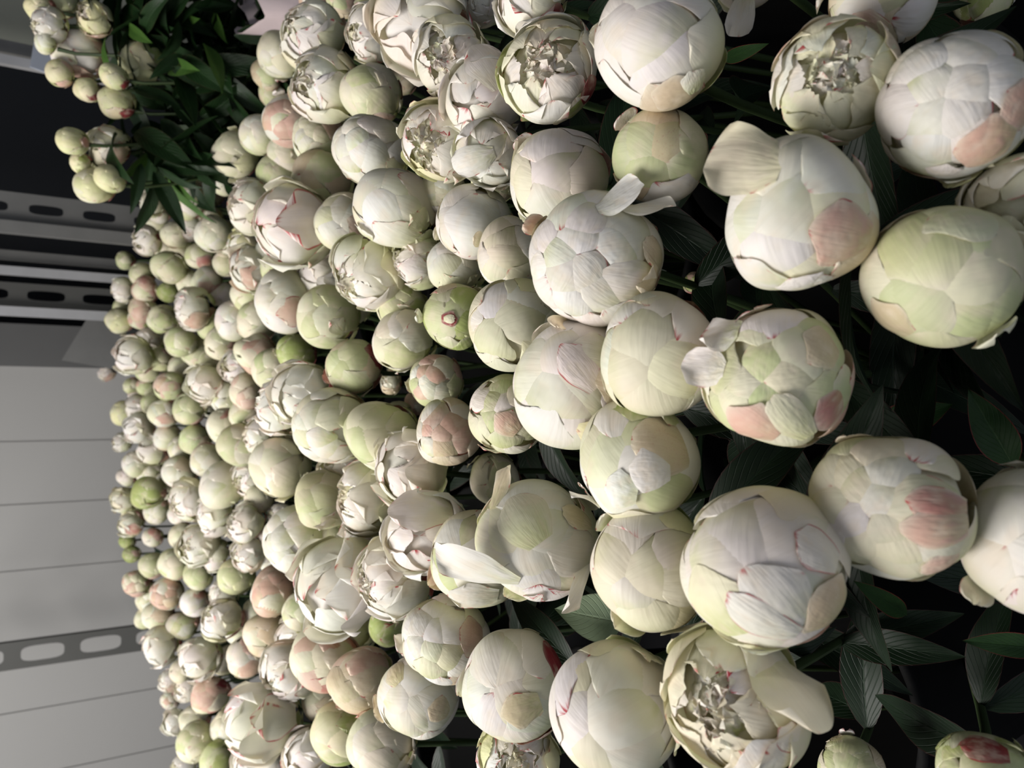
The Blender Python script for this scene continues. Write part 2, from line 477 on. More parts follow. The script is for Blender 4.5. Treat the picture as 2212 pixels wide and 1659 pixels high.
def tube(pts, radii, ns=8):
    pts = np.array(pts, float); k = len(pts)
    d = np.gradient(pts, axis=0); d /= np.linalg.norm(d, axis=1)[:, None]
    ref = np.array((1.0, 0.13, 0.07))
    P = []
    for i in range(k):
        a = np.cross(d[i], ref); a /= np.linalg.norm(a); b = np.cross(d[i], a)
        an = np.linspace(0, 2 * math.pi, ns + 1)
        P.append(pts[i] + radii[i] * (np.cos(an)[:, None] * a + np.sin(an)[:, None] * b))
    return np.array(P), ns + 1, k


def tube_mesh(name, pts, radii, m, ns=8):
    P, nu, nv = tube(pts, radii, ns)
    mb = MB()
    U = np.linspace(0, 1, nu)[None, :].repeat(nv, 0); V = np.linspace(0, 1, nv)[:, None].repeat(nu, 1)
    mb.grid(P, nu, nv, U, V)
    return mb.mesh(name, m)


def leaf_mesh(seed, length, width, m, arch=0.5, n=13, fold=0.35):
    r = np.random.default_rng(seed)
    u = np.linspace(-1, 1, 9)[None, :].repeat(n, 0); v = np.linspace(0, 1, n)[:, None].repeat(9, 1)
    w = width * 0.5 * (np.sin(np.pi * np.clip(v, 0, 1) ** 0.85) ** 0.9 * (1 - 0.25 * v) + 0.02)
    x = u * w
    ang = arch * v
    y = length * np.where(arch == 0, v, np.sin(ang) / max(arch, 1e-3))
    z = -length * (1 - np.cos(ang)) / max(arch, 1e-3) + np.abs(u) * w * fold + 0.05 * width * np.sin(9 * v + r.uniform(0, 6)) * np.abs(u)
    P = np.stack([x, y, z], -1)
    mb = MB(); mb.grid(P, 9, n, u * .5 + .5, v)
    return mb.mesh('leaf', m)


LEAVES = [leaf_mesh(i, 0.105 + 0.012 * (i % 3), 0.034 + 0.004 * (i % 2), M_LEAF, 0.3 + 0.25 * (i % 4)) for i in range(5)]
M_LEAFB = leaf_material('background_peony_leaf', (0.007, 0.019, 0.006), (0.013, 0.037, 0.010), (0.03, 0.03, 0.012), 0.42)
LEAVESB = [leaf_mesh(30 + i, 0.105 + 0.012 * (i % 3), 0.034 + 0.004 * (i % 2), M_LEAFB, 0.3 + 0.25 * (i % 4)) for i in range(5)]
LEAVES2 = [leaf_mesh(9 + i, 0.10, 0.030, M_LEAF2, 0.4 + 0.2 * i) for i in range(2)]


def basis(zaxis, twist=0.0):
    z = np.array(zaxis, float); z /= np.linalg.norm(z)
    x = np.cross((0.0, 1.0, 0.01), z); x /= np.linalg.norm(x); y = np.cross(z, x)
    x2 = x * math.cos(twist) + y * math.sin(twist); y2 = np.cross(z, x2)
    return np.stack([x2, y2, z], 1)


def m4(R3, loc, s=1.0):
    M = Matrix.Identity(4)
    for i in range(3):
        for j in range(3):
            M[i][j] = R3[i, j] * s
        M[i][3] = loc[i]
    return M


def add_leaf(root, org, pos, direction, me, scale=1.0, roll=None, name='leaf'):
    d = np.array(direction, float); d /= np.linalg.norm(d)
    up = np.array((0, 0, 1.0)) + rng.normal(size=3) * 0.35
    x = np.cross(d, up); x /= np.linalg.norm(x); z = np.cross(x, d)
    R3 = np.stack([x, d, z], 1)
    o = bpy.data.objects.new(name, me)
    o.matrix_basis = m4(R3, np.array(pos) - org, scale)
    return link(o, root)


# ------------------------------------------------------------------ the peonies
RX = [240, 400, 500, 700, 850, 1000, 1150, 1300, 1500, 1700, 2000, 2300]
RR = [24.5, 31, 37, 55, 68, 85, 100, 118, 140, 152, 160, 166]


def depth_of(px, r):
    ra = float(np.interp(px, RX, RR))
    return FPX * 0.036 / ra * (r / ra) ** -0.25


# bucket centres under the flowers
BUCKETS = [(x, y) for y, xs in ((0.50, (-0.30, 0.0, 0.30)), (0.78, (-0.50, -0.17, 0.17, 0.5)), (1.14, (-0.66, -0.33, 0.0, 0.34)),
                                (1.52, (-0.82, -0.49, -0.16, 0.18, 0.5)), (1.90, (-0.98, -0.65, -0.32, 0.02, 0.35)),
                                (2.28, (-1.12, -0.78, -0.45, -0.11, 0.22, 0.55)), (2.62, (-1.2, -0.86, -0.52, -0.18, 0.16, 0.5))) for x in xs]
BUCKETS += [(0.80, 1.30), (0.78, 1.66)]
TZ = 0.40
TEMPL = {}


def template(style, pal, guards, n, k, joined):
    key = (style, pal, guards, n, k, joined)
    if key not in TEMPL:
        parts = head_parts(sum(ord(c) * (i + 3) for i, c in enumerate(str(key))) + k * 31, style, pal, guards, n)
        if joined:
            a = MB(); b = MB()
            for nm, mb, lb in parts:
                tgt = b if nm == 'sepal' else a
                for i in range(len(mb.v)):
                    tgt.v.append(mb.v[i]); tgt.f.append(mb.f[i] - mb.f[i].min() + tgt.n); tgt.n += len(mb.v[i])
                    tgt.uv.append(mb.uv[i]); tgt.body.append(mb.body[i]); tgt.mk.append(mb.mk[i])
            TEMPL[key] = [('blossom', a.mesh('blossom', M_PETAL), None), ('calyx', b.mesh('calyx', M_PETAL), None)]
        else:
            TEMPL[key] = [(nm, mb.mesh(nm, M_PETAL), lb) for nm, mb, lb in parts]
    return TEMPL[key]


COUNT = [0]
USED_LABELS = set()
WORD = {'w': 'white', 'v': 'bright white', 'c': 'creamy', 'g': 'pale green', 'G': 'green', 'p': 'pink-blushed', 'P': 'rosy', 'b': 'beige', 'y': 'yellowish cream'}
STY = {'b': 'peony bud', 'k': 'knobbly peony bud', 'o': 'ruffled open peony', 'l': 'loosely opening peony'}


def peony(px, py, r, style='b', pal='w', guards='gb', tip=None, dz=1.0, extras=(), label=None, seed=None, group='white peonies massed in the flower display',
          leaves=None, up=None, bend=None, foot=None, z=None):
    COUNT[0] += 1
    seed = seed if seed is not None else 1000 + COUNT[0]
    rr = np.random.default_rng(seed)
    z = z or depth_of(px, r) * dz
    if px < 950:
        r = r * (1.12 if r < 45 else 1.06)
    pos = at(px, py, z)
    d = ray(px, py); ca = 1.0 / np.linalg.norm(d)
    Rw = r * z / FPX * math.sqrt(ca)
    dn = -d / np.linalg.norm(d)                       # towards the camera
    vx = CX - dn * (CX @ dn); vx /= np.linalg.norm(vx); vy = np.cross(dn, vx)
    view = np.stack([vx, vy, dn], 1)
    if tip is not None:
        zc = math.sqrt(max(0.0, 1 - tip[0] ** 2 - tip[1] ** 2))
        axis = view @ np.array((tip[0], -tip[1], zc))
    else:
        axis = np.array((rr.normal() * 0.22, -0.22 + rr.normal() * 0.2, 1.0))
        axis /= np.linalg.norm(axis)
    q = basis(axis, rr.uniform(0, 6.28))
    near = r >= 90 or len(extras) > 0
    n = 26 if r >= 120 else 20 if r >= 85 else 14 if r >= 46 else 11
    if near:
        ex = [(*e[:5], {**(e[5] if len(e) > 5 else {}), 'view': view}) for e in extras]
        parts = [(nm, mb.mesh(nm, M_PETAL), lb) for nm, mb, lb in head_parts(seed, style, pal, guards, n, ex, q)]
    else:
        parts = template(style, pal, guards, n, int(rr.integers(3)), r < 44)
    # stem foot in a bucket
    if foot is None:
        b = min(BUCKETS, key=lambda b: (b[0] - pos[0]) ** 2 + (b[1] - pos[1]) ** 2)
        foot = np.array((b[0] + rr.uniform(-.06, .06), b[1] + rr.uniform(-.06, .06), TZ + 0.012))
    root = bpy.data.objects.new('peony', None); root.empty_display_size = 0.02
    root.location = foot; C.objects.link(root)
    if label is None:
        mixw = WORD[pal[0]] + (' and ' + WORD[guards[0]] if guards and guards[0] in WORD and guards[0] != pal[0] else '')
        size = 'small ' if r < 40 else ''
        label = '%s%s %s %d%% from left, %d%% from top' % (size, mixw, STY[style], round(px / 22.12), round(max(0, min(1659, py)) / 16.59))
        if label in USED_LABELS:
            label = label + ', set lower'
    USED_LABELS.add(label)
    root['label'] = label; root['category'] = 'flower'; root['group'] = group
    M = m4(q, pos - foot, Rw)
    for nm, me, lb in parts:
        o = bpy.data.objects.new(nm, me); o.matrix_basis = M
        if lb:
            o['label'] = lb
        link(o, root)
    # stem
    s0 = pos - axis * Rw * 0.93
    s1 = s0 - axis * 0.05
    s2 = s0 * 0.55 + foot * 0.45 + np.array((0, 0, 0.02)); s2[:2] = s1[:2] * 0.7 + foot[:2] * 0.3
    pts = []
    for tt in np.linspace(0, 1, 9):
        pts.append((1 - tt) ** 3 * s0 + 3 * (1 - tt) ** 2 * tt * s1 + 3 * (1 - tt) * tt * tt * s2 + tt ** 3 * foot - foot)
    pts = np.array(pts)
    so = bpy.data.objects.new('stem', tube_mesh('stem', pts, [0.0042] + [0.0033] * 7 + [0.0036], M_STEM, 6 if r < 50 else 8))
    link(so, root)
    # leaves
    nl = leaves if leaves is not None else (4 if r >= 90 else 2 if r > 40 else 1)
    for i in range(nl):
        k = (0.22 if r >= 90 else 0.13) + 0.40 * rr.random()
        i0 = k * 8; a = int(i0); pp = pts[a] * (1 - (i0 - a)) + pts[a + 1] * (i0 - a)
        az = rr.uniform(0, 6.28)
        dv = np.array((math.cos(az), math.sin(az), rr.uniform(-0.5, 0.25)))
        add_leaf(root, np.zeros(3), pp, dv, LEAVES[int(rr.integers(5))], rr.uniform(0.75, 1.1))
    return root


exec_data = None
# (x, y, r, style, palette, guards, options) read from the photograph; depth comes from the size of the heads
E = lambda ex, ey, ang, L, Wd, **k: (ex, ey, ang, L, Wd, k)
NEAR = [
    (1418, 100, 143, 'b', 'v', 'wb', dict(tip=(-.55, -.45), label='big white peony bud with beige bruised guard petal, top edge of the photo',
        extras=[E(.28, .70, 200, .75, .38, pal='b', layer=.15, label='beige bruised guard petal'), E(.55, .45, 235, .45, .2, pal='w', layer=.17)])),
    (1187, 158, 113, 'o', 'wvc', 'wG', dict(tip=(-.15, -.35), label='open peony with deep ruffled heart and crimson-edged green sepal',
        extras=[E(.60, .62, 190, .8, .34, pal='G', layer=.15, label='green sepal edged crimson'), E(.80, .30, 235, .7, .3, pal='r', layer=.17, label='crimson sepal')])),
    (1425, 337, 105, 'b', 'gb', 'bgb', dict(tip=(-.35, -.1), label='squat green bud mottled pink, with curled beige sepals, on the black gap')),
    (1797, 175, 136, 'o', 'cwc', 'gyb', dict(tip=(-.12, -.12), label='cream peony with a hollow heart of small curled inner petals')),
    (2058, 232, 172, 'k', 'vvw', 'wpy', dict(tip=(-.1, -.1), label='large white and pink peony with overlapping petals, upper right corner',
        extras=[E(.42, .45, 190, .75, .40, pal='p', layer=.14), E(.72, -.05, 200, .6, .35, pal='p', layer=.13), E(.02, .85, 270, .5, .25, pal='v', layer=.12)])),
    (1722, 468, 165, 'b', 'wcw', 'wb', dict(tip=(-.35, .05), label='largest smooth pale bud with one flesh-coloured guard petal and a loose petal behind',
        extras=[E(.52, .22, 195, .95, .44, pal='p', layer=.14, label='flesh-coloured guard petal'),
                E(-.62, -.62, 205, .9, .45, pal='c', layer=.10, flare=.55, name='outer_petal', label='loose pale petal'),
                E(-.45, .78, 195, .9, .42, pal='v', layer=.12, name='outer_petal'),
                E(.1, .82, 250, .5, .3, pal='v', layer=.15), E(.32, .80, 225, .4, .13, pal='x', layer=.145, label='crimson streak petal')])),
    (2020, 590, 167, 'b', 'gcg', 'cpb', dict(tip=(.02, .12), label='large greenish cream bud whose seams meet in the middle',
        extras=[E(-.55, .60, 230, .7, .36, pal='b', layer=.12), E(.30, -.62, 80, .75, .50, pal='h', layer=.11)])),
    (2215, 440, 118, 'l', 'cw', 'cb', dict(tip=(-.3, .1), dz=.93, label='cream peony with drooping petal cut by the right edge')),
    (1280, 565, 145, 'k', 'vvw', 'vbp', dict(tip=(-.35, .0), label='white cobbled peony with crinkled tip and three stray narrow petals above',
        extras=[E(.30, -.78, 330, .5, .2, pal='v', layer=.12, flare=.5, name='outer_petal'), E(.62, -.66, 15, .5, .2, pal='v', layer=.12, flare=.5, name='outer_petal'),
                E(.85, -.15, 200, .6, .22, pal='b', layer=.13, label='rusty beige sepal')])),
    (1200, 385, 113, 'b', 'wcv', 'wv', dict(tip=(-.3, .1), label='smooth white bud just above the cobbled white peony')),
    (1432, 770, 134, 'b', 'cwc', 'cwg', dict(tip=(-.3, .15), label='pale greenish white bud with smooth cupped petals, left of the pink-patched bud')),
    (1675, 818, 152, 'k', 'cwg', 'pbp', dict(tip=(-.1, .0), label='round bud with a salmon pink patch and crimson lower edges',
        extras=[E(-.35, .62, 215, .75, .42, pal='p', layer=.13, label='salmon pink guard petal'), E(.18, .50, 235, .9, .24, pal='h', layer=.14),
                E(.70, .45, 170, .7, .28, pal='P', layer=.12, label='crimson guard petal'), E(.55, -.45, 200, .6, .34, pal='b', layer=.12),
                E(-.72, -.62, 200, .55, .35, pal='v', layer=.10, flare=.35, name='outer_petal', label='stray white petal'),
                E(-.85, -.15, 190, .45, .26, pal='v', layer=.12, flare=.45, name='outer_petal', label='stray white petal')])),
    (1238, 828, 137, 'b', 'vvw', 'wyb', dict(tip=(-.2, -.15), label='white bud split by crimson streaks with a beige guard petal',
        extras=[E(.55, -.05, 185, .6, .34, pal='b', layer=.13), E(.35, .72, 215, .8, .26, pal='y', layer=.13), E(.05, -.28, 230, .85, .28, pal='x', layer=.13, label='crimson streak'),
                E(.25, -.45, 190, .7, .34, pal='w', layer=.12)])),
    (1112, 700, 99, 'b', 'cwc', 'yg', dict(tip=(-.35, .0), label='cream bud with yellow-green guard, between the mouth-like bud and crimson-streaked bud')),
    (985, 685, 74, 'b', 'gG', 'gbG', dict(tip=(-.1, .05), label='green bud with a mouth-like slit showing inner petals',
        extras=[E(-.15, .05, 0, .5, .22, pal='r', layer=.12, label='red-rimmed slit'), E(-.15, .05, 0, .34, .12, pal='c', layer=.16)])),
    (1372, 992, 132, 'b', 'cgw', 'gbG', dict(tip=(-.2, .25), label='bud with olive-beige guard and crimson fold, on the black gap',
        extras=[E(.35, -.25, 185, 1.0, .5, pal='b', layer=.12), E(.15, .15, 180, .6, .30, pal='x', layer=.135, label='crimson fold'), E(-.25, .42, 190, .5, .3, pal='v', layer=.13),
                E(-.80, .62, 190, .5, .22, pal='v', layer=.10, flare=.35, name='outer_petal')])),
    (1922, 1093, 169, 'k', 'ccw', 'gcb', dict(tip=(-.25, .0), label='rounded knobbly cream bud with a finger-like dusky pink guard, lower right',
        extras=[E(.45, .28, 185, .85, .26, pal='p', layer=.13, label='dusky pink guard petal'), E(.50, -.02, 185, .8, .22, pal='P', layer=.12, label='dark rose guard petal'),
                E(.5, .72, 195, .6, .22, pal='p', layer=.12)])),
    (1400, 1226, 134, 'b', 'wcw', 'yg', dict(tip=(-.3, .25), label='pale bud with yellow-green upper petal, above the smooth white bud')),
    (1655, 1228, 174, 'b', 'vwv', 'cw', dict(tip=(-.25, -.1), label='very large white bud slashed with crimson stripes',
        extras=[E(.05, .35, 235, 1.0, .46, pal='v', layer=.115, name='outer_petal'), E(-.12, .52, 220, .9, .22, pal='x', layer=.14, label='crimson striped fold'),
                E(.52, -.22, 200, .6, .26, pal='x', layer=.13, label='crimson stripe'), E(.62, .42, 215, .7, .4, pal='b', layer=.13),
                E(-.62, .35, 250, .9, .44, pal='c', layer=.12, name='outer_petal'), E(.50, .88, 190, .5, .13, pal='P', layer=.15, name='sepal', label='rosy sepal')])),
    (1165, 1165, 131, 'b', 'cww', 'gc', dict(tip=(-.25, .1), label='white bud with several detached strap petals sticking out',
        extras=[E(-.25, -.35, 235, .9, .42, pal='h', layer=.11, name='outer_petal'), E(-.70, .35, 205, .9, .26, pal='v', layer=.12, flare=.7, name='outer_petal', label='white petal sticking out'),
                E(.62, .70, 125, .9, .24, pal='v', layer=.10, flare=.35, name='outer_petal', label='bent strap petal'), E(-.55, -.75, 260, .7, .2, pal='b', layer=.10, flare=.35),
                E(.6, -.35, 180, .7, .2, pal='b', layer=.14)])),
    (1110, 1470, 120, 'b', 'wcw', 'cr', dict(tip=(-.3, .1), label='cream bud with dark red sepal on its upper right shoulder',
        extras=[E(.78, -.40, 260, .9, .34, pal='r', layer=.14, label='dark red sepal'), E(.1, .55, 160, .8, .38, pal='b', layer=.13, name='outer_petal'), E(.55, .85, 200, .5, .2, pal='p', layer=.14)])),
    (1330, 1520, 150, 'b', 'wcv', 'gc', dict(tip=(-.3, .45), label='very smooth large white bud at the bottom edge, with a small crimson slit')),
    (1585, 1508, 160, 'o', 'cwc', 'cw', dict(tip=(-.35, .15), label='opening cream peony with one wide petal flopping right, bottom edge',
        extras=[E(.70, -.15, 60, 1.1, .5, pal='c', layer=.06, flare=.45, name='outer_petal', label='wide flopping petal'), E(.3, .75, 240, .8, .5, pal='v', layer=.10, name='outer_petal'),
                E(.62, .45, 220, .45, .2, pal='x', layer=.13, label='crimson streak')])),
    (2255, 1165, 178, 'b', 'vww', 'cp', dict(tip=(-.45, .0), label='big white bud with crimson notch, cut by the right edge')),
    (903, 1500, 87, 'b', 'wvw', 'cb', dict(tip=(-.25, .0), extras=[E(.45, .3, 200, .6, .3, pal='b', layer=.12), E(-.6, -.5, 230, .7, .3, pal='b', layer=.11)],
        label='white bud with wrinkled petal and brown-flecked guard, left of the red-sepalled bud')),
    (1100, 890, 85, 'k', 'gcg', 'bpG', dict(tip=(-.3, -.1), label='green and pink artichoke-like bud', extras=[E(-.1, .25, 220, .7, .36, pal='p', layer=.12)])),
    (966, 935, 76, 'k', 'pbw', 'bpG', dict(tip=(-.35, .2), label='small dusky pink and green bud left of the artichoke-like bud')),
    (1070, 1035, 60, 'b', 'cg', 'g', dict(dz=1.14, tip=(-.2, .2), label='plain shaded bud set low between four others')),
    (1030, 1205, 100, 'b', 'gwc', 'vp', dict(dz=1.04, tip=(-.35, .1), label='sage-tinted bud with torn white petals beneath, behind the strap-petalled bud',
        extras=[E(-.1, .75, 190, 1.0, .35, pal='v', layer=.12, flare=.15, name='outer_petal')])),
    (930, 1150, 84, 'l', 'vvw', 'wp', dict(tip=(-.3, .1), label='white flower under a single broad horizontal petal',
        extras=[E(-.25, -.55, 185, 1.4, .55, pal='v', layer=.18, flare=.22, name='outer_petal', label='broad horizontal petal')])),
    (960, 1378, 96, 'k', 'vwc', 'bwg', dict(tip=(-.4, .0), label='white knobbly peony with one terracotta-beige guard on the right',
        extras=[E(.55, -.05, 185, .7, .45, pal='p', layer=.13, label='terracotta-beige guard petal')])),
    (1020, 484, 82, 'b', 'vw', 'wc', dict(tip=(-.3, -.1), label='white flower wrapped in one smooth oval petal', extras=[E(-.1, -.05, 190, 1.6, .95, pal='v', layer=.14, name='outer_petal', label='smooth oval petal')])),
    (1107, 548, 80, 'b', 'wvc', 'cw', dict(tip=(-.4, .0), label='white bud wedged between the oval-petalled flower and the cobbled peony')),
    (1120, 1645, 98, 'o', 'vwy', 'yw', dict(tip=(-.2, .1), label='loose cream flower at the bottom edge under the red-sepalled bud')),
    (1835, 1662, 78, 'b', 'gc', 'Gb', dict(dz=1.1, tip=(-.1, .1), label='shadowed olive bud at the bottom edge')),
    (2125, 1680, 112, 'b', 'Gg', 'PG', dict(tip=(-.1, .1), label='bright green bud with a dark red flap, bottom right corner', extras=[E(.1, -.55, 190, .9, .35, pal='r', layer=.13)])),
    (1905, -12, 119, 'b', 'gcb', 'pPb', dict(dz=1.04, tip=(-.1, .35), label='mottled pink and green bud at the top edge above the hollow-hearted peony',
        extras=[E(-.2, .55, 200, .8, .32, pal='p', layer=.12)])),
    (2125, -15, 72, 'b', 'Gg', 'Gb', dict(dz=1.25, label='dim green bud low at the top right edge')),
    (1615, -62, 84, 'b', 'vw', 'wb', dict(tip=(-.2, 0), label='white flower above the frame whose petal hangs down into the black gap',
        extras=[E(0, .86, 95, .9, .32, pal='v', layer=.1, flare=.75, name='outer_petal', label='hanging white petal')])),
    (975, 128, 86, 'o', 'wvc', 'gb', dict(tip=(-.35, -.1), label='white flower with green-rimmed petals left of the ruffle-hearted peony')),
    (1050, 215, 92, 'l', 'vvw', 'wc', dict(tip=(-.35, .1), dz=1.05, label='crinkled blown white flower behind the ruffle-hearted peony',
        extras=[E(.05, -.75, 250, 1.2, .5, pal='v', layer=.15, flare=.25, name='outer_petal', label='large upright petal')])),
    (915, 55, 98, 'l', 'vwv', 'wb', dict(tip=(-.3, .0), label='blown white flower with a broad ribbed petal, near the top edge')),
    (950, 305, 88, 'o', 'vwy', 'yw', dict(tip=(-.45, .1), label='open white flower beneath the crinkled blown one')),
    (1062, 330, 74, 'l', 'vw', 'cw', dict(tip=(-.2, .3), dz=.97, label='loose triangular white petals between three open flowers', extras=[E(-.5, .2, 160, 1.2, .4, pal='v', layer=.1, flare=.4, name='outer_petal')])),
    (1070, 388, 50, 'b', 'gb', 'bg', dict(label='small yellow-green bud squeezed beside the smooth white bud')),
    (955, 410, 54, 'b', 'cw', 'cw', dict(label='cream bud below the open white flower and left of the oval petal')),
    (1155, -5, 82, 'l', 'vw', 'wr', dict(label='white flower with crimson fold at the top edge')),
    (1050, 5, 52, 'o', 'v', 'w', dict(label='small open white petals at the top edge, left of the crimson-folded flower')),
    (982, 5, 52, 'b', 'cb', 'bg', dict(label='beige-streaked bud at the top edge above the green-rimmed flower')),
    (985, 575, 62, 'b', 'vw', 'w', dict(label='rounded white bud under the oval-petalled flower')),
    (905, 560, 60, 'o', 'wvg', 'g', dict(label='twisted sage and white flower left of the oval petal')),
    (866, 660, 54, 'b', 'g', 'Gg', dict(label='plain green bud left of the mouth-like bud')),
    (870, 738, 62, 'b', 'gcw', 'wg', dict(label='greenish white bud below the plain green bud')),
    (938, 822, 56, 'k', 'wpg', 'gp', dict(label='ragged crimson-flecked bud above the dusky pink bud')),
]
